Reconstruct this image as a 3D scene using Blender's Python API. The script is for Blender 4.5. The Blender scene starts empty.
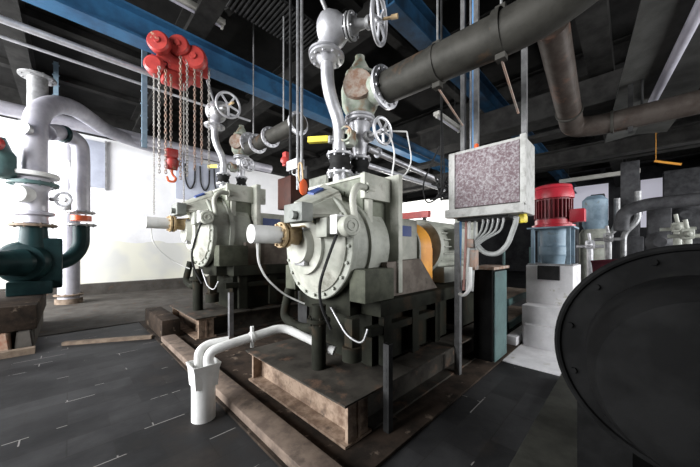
import bpy, bmesh, math, random
from mathutils import Vector as V, Matrix
random.seed(7)
C = bpy.context.scene.collection
PI = math.pi
ORG = {}

# ------------------------------------------------------------------ materials
def mat(name, c1, c2=None, scale=6, rough=.6, metal=0., lo=.4, hi=.62, bump=.15, c3=None, s3=2.2, lo3=.55, hi3=.7, spec=.4):
    m = bpy.data.materials.new(name); m.use_nodes = True
    N = m.node_tree.nodes; L = m.node_tree.links
    b = N['Principled BSDF']
    if max(c1) < .13: spec = min(spec, .1)          # dark colours get less sheen, to deepen the blacks
    b.inputs['Roughness'].default_value = rough; b.inputs['Metallic'].default_value = metal
    b.inputs['Specular IOR Level'].default_value = spec
    tc = N.new('ShaderNodeTexCoord')
    def noise(s, det=6):
        n = N.new('ShaderNodeTexNoise'); n.inputs['Scale'].default_value = s; n.inputs['Detail'].default_value = det
        n.inputs['Roughness'].default_value = .65
        L.new(tc.outputs['Object'], n.inputs['Vector']); return n
    c2 = c2 or tuple(x*.7 for x in c1)
    n1 = noise(scale); r1 = N.new('ShaderNodeValToRGB')
    r1.color_ramp.elements[0].position = lo; r1.color_ramp.elements[1].position = hi
    r1.color_ramp.elements[0].color = (*c1, 1); r1.color_ramp.elements[1].color = (*c2, 1)
    L.new(n1.outputs['Fac'], r1.inputs['Fac']); out = r1.outputs['Color']
    if c3:
        n3 = noise(s3, 8); r3 = N.new('ShaderNodeValToRGB')
        r3.color_ramp.elements[0].position = lo3; r3.color_ramp.elements[1].position = hi3
        L.new(n3.outputs['Fac'], r3.inputs['Fac'])
        mx = N.new('ShaderNodeMix'); mx.data_type = 'RGBA'
        L.new(r3.outputs['Color'], mx.inputs[0]); L.new(out, mx.inputs[6]); mx.inputs[7].default_value = (*c3, 1)
        out = mx.outputs[2]
    L.new(out, b.inputs['Base Color'])
    if bump:
        bp = N.new('ShaderNodeBump'); bp.inputs['Strength'].default_value = bump; bp.inputs['Distance'].default_value = .01
        n2 = noise(scale*5); L.new(n2.outputs['Fac'], bp.inputs['Height']); L.new(bp.outputs['Normal'], b.inputs['Normal'])
    return m

M = dict(
 cream=mat('cream machine paint', (.46,.46,.40), (.31,.32,.27), 5, .55, c3=(.12,.11,.085), s3=4, lo3=.56, hi3=.74),
 white=mat('white paint', (.78,.78,.76), (.62,.62,.60), 5, .5),
 drum=mat('grey green drum paint', (.37,.38,.33), (.23,.24,.205), 4, .55, c3=(.10,.09,.065), s3=5, lo3=.57, hi3=.78),
 green=mat('olive machine paint', (.20,.215,.165), (.12,.13,.095), 5, .6, c3=(.06,.06,.045), s3=4),
 bed=mat('dirty dark bed paint', (.02,.021,.015), (.010,.0105,.008), 6, .8, c3=(.05,.034,.02), s3=3),
 silver=mat('galvanised silver pipe', (.60,.60,.62), (.42,.42,.44), 7, .42, .55, c3=(.30,.26,.2), s3=5, lo3=.62, hi3=.8),
 silverw=mat('aluminium clad pipe', (.50,.49,.53), (.36,.35,.40), 3, .45, .25, c3=(.55,.44,.35), s3=3, lo3=.64, hi3=.8),
 steel=mat('dull grey steel', (.34,.34,.34), (.20,.20,.20), 8, .5, .5),
 dsteel=mat('dark steel', (.04,.04,.04), (.02,.02,.02), 6, .6, .3),
 pipe=mat('dark dusty pipe', (.05,.048,.042), (.03,.029,.025), 5, .55, .2, c3=(.12,.07,.04), s3=2.4, lo3=.58, hi3=.72),
 rustpipe=mat('brownish pipe', (.065,.055,.048), (.04,.031,.026), 5, .5, .2, c3=(.15,.075,.05), s3=3, lo3=.55, hi3=.75),
 rust=mat('rusty plate', (.26,.15,.10), (.38,.33,.28), 16, .8, c3=(.10,.065,.05), s3=9),
 valve=mat('green worn valve casting', (.25,.30,.23), (.42,.43,.37), 10, .6, c3=(.30,.17,.09), s3=7, lo3=.54, hi3=.66),
 blue=mat('blue crane paint', (.03,.12,.24), (.02,.07,.15), 3, .45, c3=(.02,.04,.07), s3=2, lo3=.6, hi3=.75),
 dblue=mat('grimy dark blue paint', (.014,.05,.10), (.01,.02,.035), 2, .6),
 gus=mat('brown grey gusset', (.17,.145,.12), (.10,.08,.065), 6, .75, c3=(.06,.045,.035), s3=5),
 lblue=mat('pale blue paint', (.20,.28,.34), (.13,.19,.24), 6, .55, c3=(.12,.12,.11), s3=5, lo3=.6),
 red=mat('red hoist paint', (.42,.05,.04), (.28,.03,.028), 6, .4, c3=(.42,.33,.22), s3=6, lo3=.62, hi3=.7),
 redfin=mat('dark red fins', (.17,.012,.018), (.12,.01,.014), 5, .5),
 redm=mat('red motor paint', (.46,.022,.04), (.34,.017,.028), 5, .4),
 dred=mat('dark maroon paint', (.06,.012,.018), (.035,.008,.012), 5, .6),
 teal=mat('teal paint', (.075,.135,.13), (.045,.09,.09), 5, .5, c3=(.06,.08,.08), s3=5),
 pump=mat('dark green pump enamel', (.013,.034,.035), (.008,.02,.022), 5, .4),
 yellow=mat('yellow paint', (.80,.66,.05), (.6,.48,.04), 6, .5),
 orange=mat('orange guard paint', (.78,.36,.05), (.6,.25,.04), 4, .45),
 ored=mat('orange red plastic', (.75,.13,.04), (.6,.1,.03), 4, .4),
 black=mat('black rubber', (.018,.018,.018), (.03,.03,.03), 8, .6),
 blackpaint=mat('black dusty enamel', (.005,.005,.005), (.009,.009,.009), 5, .8, c3=(.016,.016,.013), s3=2.2, lo3=.58, hi3=.8, spec=.06),
 skid=mat('grimy skid steel', (.062,.056,.047), (.03,.027,.023), 5, .65, c3=(.13,.08,.055), s3=6, lo3=.55, hi3=.7),
 skidend=mat('skid end flaking paint', (.30,.22,.16), (.14,.09,.06), 12, .75, c3=(.10,.07,.05), s3=9, lo3=.55, hi3=.68),
 postm=mat('dull galvanised strut', (.17,.17,.17), (.10,.10,.10), 8, .5, .4),
 kerbm=mat('worn brown kerb', (.20,.15,.115), (.11,.08,.062), 7, .85, c3=(.06,.045,.035), s3=5),
 plinth=mat('dirty brown concrete', (.05,.036,.027), (.02,.016,.013), 5, .85, c3=(.22,.17,.13), s3=8, lo3=.6, hi3=.72),
 conc=mat('grey concrete', (.10,.092,.082), (.058,.052,.046), 3, .85, c3=(.13,.085,.058), s3=6, lo3=.58),
 wconc=mat('white painted concrete', (.74,.73,.74), (.60,.59,.60), 4, .8, c3=(.45,.43,.36), s3=6, lo3=.62),
 dconc=mat('dark stained concrete', (.045,.045,.038), (.026,.026,.022), 4, .8),
 wood=mat('weathered wood', (.25,.19,.14), (.15,.11,.08), 9, .85),
 conduit=mat('conduit', (.30,.30,.31), (.18,.18,.18), 8, .4, .5),
 bluec=mat('blue cable', (.10,.27,.52), (.08,.2,.4), 8, .5),
 pinkc=mat('pink cable', (.55,.30,.27), (.45,.24,.2), 8, .5),
 greyc=mat('grey cable', (.40,.41,.40), (.28,.29,.28), 8, .5),
 chain=mat('rusty chain', (.30,.19,.14), (.22,.20,.18), 14, .55, .4),
 bchain=mat('steel chain', (.34,.33,.31), (.18,.16,.14), 14, .5, .5),
 brownbox=mat('brown lacquered box', (.05,.018,.012), (.03,.012,.009), 4, .5),
 panel=mat('blue grey board', (.47,.50,.58), (.40,.42,.5), 3, .6),
 cab=mat('cabinet grey paint', (.42,.42,.40), (.31,.31,.29), 14, .55, lo=.48, hi=.6, c3=(.16,.15,.13), s3=11, lo3=.62, hi3=.72),
 speck=mat('peeling cabinet door', (.13,.085,.095), (.33,.31,.32), 55, .65, lo=.44, hi=.64, c3=(.40,.39,.38), s3=2.6, lo3=.52, hi3=.72),
 lamp=mat('lamp batten enamel', (.42,.41,.37), (.34,.33,.3), 4, .5),
 reflector=mat('dusty reflector enamel', (.06,.06,.056), (.04,.04,.037), 4, .6),
 tube=mat('unlit fluorescent tube', (.40,.39,.44), (.34,.33,.38), 4, .3),
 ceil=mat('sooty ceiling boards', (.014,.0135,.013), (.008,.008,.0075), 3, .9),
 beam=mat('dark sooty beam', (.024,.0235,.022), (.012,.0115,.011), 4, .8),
 machine=mat('dark machinery', (.065,.065,.068), (.035,.035,.037), 6, .6, .1),
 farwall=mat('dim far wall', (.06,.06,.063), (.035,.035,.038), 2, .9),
 brick=mat('loose brick', (.34,.17,.11), (.42,.33,.25), 9, .9),
 decal=mat('blue decal', (.04,.07,.22), (.04,.07,.22), 4, .5, bump=0),
)

def wall_mat():
    m = mat('white wall with pale dado', (.90,.90,.91), (.84,.84,.85), 1.6, .85, c3=(.72,.71,.72), s3=1.1, lo3=.58, hi3=.8)
    N = m.node_tree.nodes; L = m.node_tree.links; b = N['Principled BSDF']
    src = b.inputs['Base Color'].links[0].from_socket
    tc = N.new('ShaderNodeTexCoord'); sx = N.new('ShaderNodeSeparateXYZ'); L.new(tc.outputs['Object'], sx.inputs[0])
    nz = N.new('ShaderNodeTexNoise'); nz.inputs['Scale'].default_value = 1.7; nz.inputs['Detail'].default_value = 3
    L.new(tc.outputs['Object'], nz.inputs['Vector'])
    ma = N.new('ShaderNodeMath'); ma.operation = 'MULTIPLY_ADD'; ma.inputs[1].default_value = .25
    L.new(nz.outputs['Fac'], ma.inputs[0]); L.new(sx.outputs['Z'], ma.inputs[2])
    lt = N.new('ShaderNodeMath'); lt.operation = 'LESS_THAN'; lt.inputs[1].default_value = 1.56; L.new(ma.outputs[0], lt.inputs[0])
    n2 = N.new('ShaderNodeTexNoise'); n2.inputs['Scale'].default_value = 1.3; L.new(tc.outputs['Object'], n2.inputs['Vector'])
    rp = N.new('ShaderNodeValToRGB'); rp.color_ramp.elements[0].position = .42; rp.color_ramp.elements[1].position = .62
    rp.color_ramp.elements[0].color = (.82,.81,.70,1); rp.color_ramp.elements[1].color = (.70,.70,.66,1)
    L.new(n2.outputs['Fac'], rp.inputs['Fac'])
    mx = N.new('ShaderNodeMix'); mx.data_type = 'RGBA'
    L.new(lt.outputs[0], mx.inputs[0]); L.new(src, mx.inputs[6]); L.new(rp.outputs['Color'], mx.inputs[7]); L.new(mx.outputs[2], b.inputs['Base Color'])
    return m
def floor_mat():
    m = mat('dark tiled floor', (.038,.038,.0385), (.020,.020,.0205), 1.6, .55, c3=(.06,.05,.042), s3=.8, lo3=.58, hi3=.8, bump=.2)
    N = m.node_tree.nodes; L = m.node_tree.links; b = N['Principled BSDF']
    src = b.inputs['Base Color'].links[0].from_socket
    tc = N.new('ShaderNodeTexCoord'); br = N.new('ShaderNodeTexBrick')
    br.inputs['Scale'].default_value = 1.; br.inputs['Brick Width'].default_value = .42; br.inputs['Row Height'].default_value = .21
    br.inputs['Mortar Size'].default_value = .004
    br.inputs['Color1'].default_value = (.75,.75,.75,1); br.inputs['Color2'].default_value = (1.2,1.2,1.2,1); br.inputs['Mortar'].default_value = (.9,.88,.84,1)
    L.new(tc.outputs['Object'], br.inputs['Vector'])
    mx = N.new('ShaderNodeMix'); mx.data_type = 'RGBA'; mx.blend_type = 'MULTIPLY'; mx.inputs[0].default_value = 1
    L.new(src, mx.inputs[6]); L.new(br.outputs['Color'], mx.inputs[7])
    # chipped light joints
    n2 = N.new('ShaderNodeTexNoise'); n2.inputs['Scale'].default_value = 3.5; n2.inputs['Detail'].default_value = 6; L.new(tc.outputs['Object'], n2.inputs['Vector'])
    gt = N.new('ShaderNodeMath'); gt.operation = 'GREATER_THAN'; gt.inputs[1].default_value = .60; L.new(n2.outputs['Fac'], gt.inputs[0])
    ml = N.new('ShaderNodeMath'); ml.operation = 'MULTIPLY'; L.new(gt.outputs[0], ml.inputs[0]); L.new(br.outputs['Fac'], ml.inputs[1])
    m2 = N.new('ShaderNodeMix'); m2.data_type = 'RGBA'; m2.inputs[7].default_value = (.22,.21,.2,1)
    L.new(ml.outputs[0], m2.inputs[0]); L.new(mx.outputs[2], m2.inputs[6]); L.new(m2.outputs[2], b.inputs['Base Color'])
    return m
M['wall'] = wall_mat(); M['floor'] = floor_mat()
def emit(name, c, s):
    m = bpy.data.materials.new(name); m.use_nodes = True; b = m.node_tree.nodes['Principled BSDF']
    b.inputs['Base Color'].default_value = (*c, 1); b.inputs['Emission Color'].default_value = (*c, 1); b.inputs['Emission Strength'].default_value = s
    return m
M['winlight'] = emit('daylit frosted pane', (.75,.74,.85), .2)
M['winbright'] = emit('bright daylit pane', (.9,.92,1.), 1.6)

# ------------------------------------------------------------------ mesh helpers
def basis(d):
    d = V(d).normalized(); a = V((0,0,1)) if abs(d.z) < .9 else V((1,0,0))
    u = d.cross(a).normalized(); return u, d.cross(u).normalized()
def box(bm, x0, x1, y0, y1, z0, z1, bev=0.):
    ps = [(x0,y0,z0),(x1,y0,z0),(x1,y1,z0),(x0,y1,z0),(x0,y0,z1),(x1,y0,z1),(x1,y1,z1),(x0,y1,z1)]
    v = [bm.verts.new(p) for p in ps]
    f = [bm.faces.new([v[i] for i in q]) for q in ((3,2,1,0),(4,5,6,7),(0,1,5,4),(1,2,6,5),(2,3,7,6),(3,0,4,7))]
    if bev: bmesh.ops.bevel(bm, geom=list({e for g in f for e in g.edges}), offset=bev, segments=2, affect='EDGES', profile=.6)
def hexa(bm, pts):                                   # eight corners: bottom ring then top ring
    v = [bm.verts.new(p) for p in pts]
    for q in ((3,2,1,0),(4,5,6,7),(0,1,5,4),(1,2,6,5),(2,3,7,6),(3,0,4,7)): bm.faces.new([v[i] for i in q])
def lathe(bm, o, d, prof, n=28):                     # prof: (distance along d, radius)
    o = V(o); d = V(d).normalized(); u, w = basis(d); rings = []
    for t, r in prof:
        r = max(r, .0005)
        rings.append([bm.verts.new(o + d*t + (u*math.cos(2*PI*k/n) + w*math.sin(2*PI*k/n))*r) for k in range(n)])
    for a, b in zip(rings, rings[1:]):
        for k in range(n): bm.faces.new((a[k], a[(k+1)%n], b[(k+1)%n], b[k]))
    bm.faces.new(rings[0][::-1]); bm.faces.new(rings[-1])
def cyl(bm, a, b, r, r2=None, n=20):
    a = V(a); b = V(b); lathe(bm, a, b-a, [(0,r),((b-a).length, r if r2 is None else r2)], n)
def smooth_path(pts, rad=.1, seg=7):
    pts = [V(p) for p in pts]; out = [pts[0]]
    for i in range(1, len(pts)-1):
        p = pts[i]; a = pts[i-1]-p; b = pts[i+1]-p
        t = min(rad, a.length*.48, b.length*.48); A = p + a.normalized()*t; B = p + b.normalized()*t
        for k in range(seg+1):
            s = k/seg; out.append(A*(1-s)**2 + p*2*s*(1-s) + B*s*s)
    return out + [pts[-1]]
def tube(bm, pts, r, rad=.1, n=14, seg=7, caps=True):
    P = smooth_path(pts, rad, seg); u = None; rings = []
    for i, p in enumerate(P):
        d = (P[min(i+1, len(P)-1)] - P[max(i-1, 0)]).normalized()
        if u is None: u = basis(d)[0]
        u = (u - d*u.dot(d)).normalized(); w = d.cross(u)
        rings.append([bm.verts.new(p + (u*math.cos(2*PI*k/n) + w*math.sin(2*PI*k/n))*r) for k in range(n)])
    for a, b in zip(rings, rings[1:]):
        for k in range(n): bm.faces.new((a[k], a[(k+1)%n], b[(k+1)%n], b[k]))
    if caps: bm.faces.new(rings[0][::-1]); bm.faces.new(rings[-1])
def ringtube(bm, c, d, R, r, n=28, m=8):             # torus
    c = V(c); u, w = basis(d); d = V(d).normalized(); rings = []
    for k in range(n):
        e = u*math.cos(2*PI*k/n) + w*math.sin(2*PI*k/n)
        rings.append([bm.verts.new(c + e*(R + r*math.cos(2*PI*j/m)) + d*r*math.sin(2*PI*j/m)) for j in range(m)])
    for k in range(n):
        a, b = rings[k], rings[(k+1)%n]
        for j in range(m): bm.faces.new((a[j], a[(j+1)%m], b[(j+1)%m], b[j]))
def flange(bm, c, d, R, th=.02, bolts=8, br=.012):
    c = V(c); d = V(d).normalized(); lathe(bm, c - d*th/2, d, [(0,R*.97),(.003,R),(th-.003,R),(th,R*.97)], 32)
    u, w = basis(d)
    for k in range(bolts):
        e = (u*math.cos(2*PI*(k+.5)/bolts) + w*math.sin(2*PI*(k+.5)/bolts))*R*.83
        cyl(bm, c + e - d*(th/2+.016), c + e + d*(th/2+.016), br, n=6)
def ibeam(bm, a, b, h, w, t=.014, up=(0,0,1)):
    a = V(a); b = V(b); d = (b-a).normalized(); up = V(up); s = d.cross(up).normalized(); up = s.cross(d)
    def bar(hh0, hh1, ww):
        q = [a - s*ww + up*hh0, b - s*ww + up*hh0, b + s*ww + up*hh0, a + s*ww + up*hh0]
        hexa(bm, q + [p + up*(hh1-hh0) for p in q])
    bar(-h/2, -h/2+t, w/2); bar(h/2-t, h/2, w/2); bar(-h/2+t, h/2-t, t/2)
def bar(bm, a, b, w, h, up=(0,0,1)):
    a = V(a); b = V(b); d = (b-a).normalized(); up = V(up)
    if abs(d.dot(up)) > .98: up = V((1,0,0))
    s = d.cross(up).normalized(); up = s.cross(d)
    q = [a - s*w/2 - up*h/2, b - s*w/2 - up*h/2, b + s*w/2 - up*h/2, a + s*w/2 - up*h/2]
    hexa(bm, q + [p + up*h for p in q])
def strut(bm, x, y, z0, z1, w=.041):                 # perforated U channel, open at the back
    t = .004; box(bm, x-w/2, x-w/2+t, y-w/2, y+w/2, z0, z1)
    for s in (-1, 1): box(bm, x-w/2+t, x+w/2, y+s*w/2-(t if s > 0 else 0), y+s*w/2+(0 if s > 0 else t), z0, z1)
    z = z0+.04
    while z < z1-.03: box(bm, x-w/2-.0015, x-w/2, y-.006, y+.006, z, z+.026); z += .05
def links(bm, p0, p1, L=.05, r=.0065, w=.014):
    p0 = V(p0); p1 = V(p1); n = max(2, int((p1-p0).length/(L*.74))); d = (p1-p0).normalized(); u, q = basis(d)
    for i in range(n):
        c = p0.lerp(p1, (i+.5)/n); s = u if i % 2 else q; nn = q if i % 2 else u; ring = []
        for k in range(8):
            a = 2*PI*k/8; e = s*math.cos(a)*w + d*math.sin(a)*L/2; dirn = e.normalized()
            ring.append([bm.verts.new(c + e + (dirn*math.cos(b) + nn*math.sin(b))*r) for b in (0, PI/2, PI, 3*PI/2)])
        for k in range(8):
            A, B = ring[k], ring[(k+1)%8]
            for j in range(4): bm.faces.new((A[j], A[(j+1)%4], B[(j+1)%4], B[j]))

def obj(name, bm, m, parent=None, label=None, smooth=35):
    bmesh.ops.recalc_face_normals(bm, faces=bm.faces[:])
    org = ORG[parent.name] if parent else V((0,0,0))
    me = bpy.data.meshes.new(name)
    if parent is None:
        vs = [v.co for v in bm.verts]
        org = V(((min(v.x for v in vs)+max(v.x for v in vs))/2, (min(v.y for v in vs)+max(v.y for v in vs))/2, min(v.z for v in vs)))
    bmesh.ops.translate(bm, verts=bm.verts[:], vec=-org)
    bm.to_mesh(me); bm.free()
    me.materials.append(M[m]); o = bpy.data.objects.new(name, me); C.objects.link(o)
    if smooth:
        me.shade_smooth(); me.set_sharp_from_angle(angle=math.radians(smooth))
    if parent: o.parent = parent; ORG[o.name] = org
    else: o.location = org; ORG[o.name] = org
    if label: o['label'] = label
    return o
def tag(o, label, cat, group=None):
    o['label'] = label; o['category'] = cat
    if group: o['group'] = group
    return o
def thing(name, label, cat, loc, group=None):
    o = bpy.data.objects.new(name, None); C.objects.link(o); o.location = loc; o.empty_display_size = .1; ORG[o.name] = V(loc)
    return tag(o, label, cat, group)
def structure(name, bm, m, smooth=0):
    o = obj(name, bm, m, None, None, smooth); o['kind'] = 'structure'; return o
def kids(o): return [c for c in bpy.data.objects if c.parent == o]
def copy_tree(o, loc, scale=1., label=None):
    tree = [(c, kids(c)) for c in kids(o)]
    r = o.copy(); C.objects.link(r); r.location = loc; r.scale = (scale,)*3
    if label: r['label'] = label
    for ch, gs in tree:
        c = ch.copy(); C.objects.link(c); c.parent = r
        for g in gs:
            d = g.copy(); C.objects.link(d); d.parent = c
    return r
class B:                                             # short way to start a bmesh
    def __new__(cls): return bmesh.new()
def one(f, *a, **k):
    bm = bmesh.new(); f(bm, *a, **k); return bm

# ================================================================== SETTING
structure('floor', one(box, -5, 18, -4, 10.3, -.1, 0), 'floor').location.z = -.1
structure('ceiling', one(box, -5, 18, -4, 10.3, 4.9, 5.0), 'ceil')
w = structure('wall_left', one(box, -5, 18, 10.3, 10.5, 0, 4.9), 'wall')
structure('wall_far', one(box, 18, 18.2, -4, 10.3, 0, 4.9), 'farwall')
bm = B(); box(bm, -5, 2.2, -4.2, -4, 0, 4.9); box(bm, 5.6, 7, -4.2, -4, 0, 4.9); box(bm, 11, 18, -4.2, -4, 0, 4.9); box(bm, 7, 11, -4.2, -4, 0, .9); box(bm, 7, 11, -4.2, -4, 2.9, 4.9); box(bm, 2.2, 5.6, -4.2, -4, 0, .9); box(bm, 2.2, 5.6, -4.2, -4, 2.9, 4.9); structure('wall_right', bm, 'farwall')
bm = B()
for z in (.9, 1.87, 2.84): box(bm, 2.2, 5.6, -4.17, -4.12, z, z+.06)
for x in (2.2, 3.33, 4.46, 5.54): box(bm, x, x+.06, -4.17, -4.12, .9, 2.9)
structure('window_3', bm, 'white')
structure('baseboard_left', one(box, -5, 18, 10.08, 10.3, 0, .3), 'conc')
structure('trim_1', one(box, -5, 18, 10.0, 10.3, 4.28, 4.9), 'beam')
bm = B(); box(bm, 9.0, 9.12, 3.6, 6.9, 0, 3.0); structure('wall_partition', bm, 'white')
# unseen wall behind the camera; windows added as places for the area lights
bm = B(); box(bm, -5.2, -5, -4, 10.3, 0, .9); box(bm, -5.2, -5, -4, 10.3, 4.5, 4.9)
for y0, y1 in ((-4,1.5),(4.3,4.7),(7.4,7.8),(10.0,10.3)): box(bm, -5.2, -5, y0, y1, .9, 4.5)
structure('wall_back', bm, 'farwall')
for i, (y0, y1) in enumerate(((1.5,4.3),(4.7,7.4),(7.8,10.0))):
    bm = B()
    box(bm, -5.17, -5.12, y0, y1, .9, .96); box(bm, -5.17, -5.12, y0, y1, 4.44, 4.5); box(bm, -5.17, -5.12, y0, y1, 2.68, 2.73)
    for y in (y0, (y0+y1)/2-.03, y1-.06): box(bm, -5.17, -5.12, y, y+.06, .9, 4.5)
    structure('window_%d' % (i+4), bm, 'white')
# far windows
for i, (y0, y1, z0, z1) in enumerate(((.75,2.25,2.6,4.35),(-1.0,-.3,2.2,4.3))):
    bm = B(); box(bm, 17.94, 17.98, y0, y1, z0, z1); structure('window_%d' % (i+1), bm, 'winlight')
# ceiling joists, along Y
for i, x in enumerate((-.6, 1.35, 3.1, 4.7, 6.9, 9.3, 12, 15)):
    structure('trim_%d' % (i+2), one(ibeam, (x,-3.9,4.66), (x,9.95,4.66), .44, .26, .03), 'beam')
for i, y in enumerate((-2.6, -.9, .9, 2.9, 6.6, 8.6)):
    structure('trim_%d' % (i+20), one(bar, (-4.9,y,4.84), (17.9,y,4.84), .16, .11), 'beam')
# plinths and floor strips
bm = B(); box(bm, .82, 4.15, .985, 5.75, 0, .02, .004); tag(obj('machine_plinth', bm, 'plinth'), 'low brown concrete plinth under both refiner skids', 'plinth')
bm = B(); box(bm, .5, 3.25, -1.6, .46, 0, .055, .01); tag(obj('wheel_plinth', bm, 'dconc'), 'grey concrete strip on the floor under the big black wheel', 'plinth')
bm = B(); box(bm, 3.9, 5.6, 1.0, 1.12, 0, .12, .01); tag(obj('kerb', bm, 'wconc'), 'pale concrete kerb on the floor beside the teal stand', 'kerb')
bm = B(); box(bm, 3.3, 7.2, -.3, .98, 0, .012); tag(obj('floor_patch', bm, 'wconc'), 'bright white painted floor patch before the red motor', 'floor patch')
bm = B(); bar(bm, (-.05,5.06,.022), (.80,4.6,.022), .07, .04); tag(obj('wood_strip', bm, 'wood'), 'thin wooden strip lying on the floor left of the rear skid', 'plank')
tag(obj('concrete_apron', one(box, -3, 4.6, 5.78, 10.07, 0, .01), 'conc'), 'worn concrete floor strip along the foot of the white wall', 'floor strip')

bm = B(); box(bm, .84, 1.0, .99, 4.30, .02, .085, .012); tag(obj('plinth_kerb', bm, 'kerbm'), 'long worn brown kerb on the floor before the nearer skid', 'kerb')
# ================================================================== SKIDS
def make_skid():
    t = thing('steel_skid', 'front rusty steel beam skid beneath the nearer cream refiner', 'skid', (1.15,1.82,.02))
    bm = B(); ibeam(bm, (1.27,1.19,.15), (1.27,2.45,.15), .258, .24, .016); obj('end_beam', bm, 'skidend', t)
    for y in (1.30, 2.34): obj('side_beam', one(ibeam, (1.40,y,.15), (4.1,y,.15), .258, .22, .016), 'skid', t)
    for x in (2.3, 3.2, 4.0): obj('cross_beam', one(ibeam, (x,1.42,.15), (x,2.22,.15), .258, .16, .014), 'skid', t)
    for y in (1.21, 2.43): obj('end_plate', one(box, 1.18, 1.36, y-.012, y+.012, .037, .263), 'skidend', t)
    obj('deck_plate', one(box, 1.13, 1.86, 1.17, 2.47, .281, .293, .003), 'skid', t)
    return t
skid = make_skid()
copy_tree(skid, (1.17,4.67,.02), 1.06, 'rear rusty steel beam skid beneath the farther cream refiner')

# ================================================================== REFINER
def make_refiner():
    t = thing('refiner', 'nearer cream disc refiner with small geared motor on its round cover', 'refiner', (1.9,1.8,.293))
    Y = 1.82; Z = 1.23
    bm = B(); box(bm, 1.62, 4.05, 1.3, 2.34, .70, .82, .01); box(bm, 1.66, 2.9, 1.42, 2.22, .293, .70); box(bm, 3.3, 3.95, 1.42, 2.22, .293, .70)
    box(bm, 1.55, 2.6, 1.34, 1.42, .56, .62); obj('bed_frame', bm, 'bed', t)
    for x in (1.75, 2.15, 2.55):
        bm = B(); bar(bm, (x,1.36,.31), (x,1.36,.70), .05, .1); obj('gusset', bm, 'bed', t)
    for y0, y1 in ((1.31,1.47),(2.17,2.33)): obj('foot', one(box, 1.46, 1.80, y0, y1, .82, 1.06, .012), 'footp', t)
    obj('drum_saddle', one(box, 1.50, 1.78, 1.5, 2.14, .70, .92), 'bed', t)
    # pipework and ball valves below the cover
    bm = B(); cyl(bm, (1.36,1.70,.293), (1.36,1.70,.78), .055); flange(bm, (1.36,1.70,.66), (0,0,1), .09, .03, 6, .009); tube(bm, [(1.36,1.70,.6),(1.36,1.95,.55),(1.36,2.2,.6),(1.42,2.2,.85)], .04, .08); obj('drain_pipe', bm, 'bed', t)
    bm = B(); box(bm, 1.38, 1.46, 1.36, 1.44, .5, .72, .01); cyl(bm, (1.42,1.4,.42), (1.42,1.4,.52), .07); obj('drain_valve', bm, 'bed', t)
    # drum
    bm = B(); lathe(bm, (1.42,Y,Z), (1,0,0), [(0,.425),(.008,.432),(.05,.432),(.052,.405),(.20,.405),(.202,.43),(.25,.43),(.252,.405),(.46,.405),(.5,.36),(.66,.30),(.7,.3)], 48)
    for k in range(20):
        a = 2*PI*k/20; e = V((0, math.cos(a)*.395, math.sin(a)*.395)); cyl(bm, V((1.40,Y,Z))+e, V((1.425,Y,Z))+e, .014, n=6)
    obj('drum', bm, 'drum', t)
    bm = B(); lathe(bm, (1.425,Y,Z), (-1,0,0), [(0,.375),(.02,.37),(.10,.215)], 48); lathe(bm, (1.33,Y,Z), (-1,0,0), [(0,.2),(.0,.222),(.028,.222),(.032,.205),(.036,.15),(.09,.13)], 40); obj('end_cover', bm, 'cream', t)
    bm = B(); cyl(bm, (.87,Y,1.31), (1.12,Y,1.31), .064, n=24); cyl(bm, (.865,Y,1.31), (.875,Y,1.31), .05); obj('inlet_pipe', bm, 'white', t)
    bm = B(); flange(bm, (1.10,Y,1.31), (1,0,0), .095, .022, 8, .009); flange(bm, (1.135,Y,1.31), (1,0,0), .095, .022, 8, .009); lathe(bm, (1.14,Y,1.31), (1,0,0), [(0,.06),(.12,.075),(.2,.1)]); obj('inlet_flange', bm, 'orange_rust', t)
    bm = B(); box(bm, 1.25, 1.30, 1.74, 1.87, 1.08, 1.37, .008); obj('cover_bracket', bm, 'steel', t)
    # wedge shaped gear arm
    bm = B(); hexa(bm, [(1.19,1.58,1.43),(1.45,1.47,1.45),(1.66,2.05,1.43),(1.19,1.86,1.43),(1.20,1.62,1.52),(1.53,1.62,1.67),(1.60,1.92,1.80),(1.20,1.84,1.56)])
    bmesh.ops.bevel(bm, geom=bm.edges[:], offset=.02, segments=2, affect='EDGES'); a = obj('gear_arm', bm, 'cream', t, smooth=30)
    bm = B(); box(bm, 1.11, 1.21, 1.57, 1.80, 1.395, 1.53, .015); cyl(bm, (1.07,1.64,1.44), (1.13,1.64,1.44), .03); obj('arm_end', bm, 'armend', a)
    bm = B(); hexa(bm, [(1.36,1.76,1.60),(1.46,1.76,1.66),(1.46,1.84,1.70),(1.36,1.84,1.64),(1.355,1.757,1.646),(1.455,1.757,1.702),(1.455,1.837,1.72),(1.355,1.837,1.666)]); obj('sticker', bm, 'decal', a, 'blue oval sticker')
    # casing
    bm = B(); box(bm, 1.64, 2.03, 1.5, 2.14, 1.42, 1.78, .012); box(bm, 1.625, 1.645, 1.7, 1.85, 1.66, 1.69); obj('casing', bm, 'green', t)
    bm = B(); box(bm, 1.60, 2.10, 1.44, 1.49, 1.60, 1.80, .008); box(bm, 1.66, 1.71, 1.455, 1.5, 1.42, 1.62); box(bm, 1.63, 2.08, 1.5, 2.2, 1.775, 1.80, .006); obj('casing_cover', bm, 'cream', t)
    bm = B(); box(bm, 1.93, 1.99, 1.36, 2.28, .84, 1.83, .01); obj('rear_plate', bm, 'cream', t)
    bm = B(); box(bm, 1.995, 2.48, 1.52, 2.1, .9, 1.50, .02); h = obj('bearing_housing', bm, 'cream', t)
    bm = B(); box(bm, 2.10, 2.36, 1.512, 1.519, 1.33, 1.43); obj('maker_plate', bm, 'decal', h, 'blue maker plate')
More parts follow.
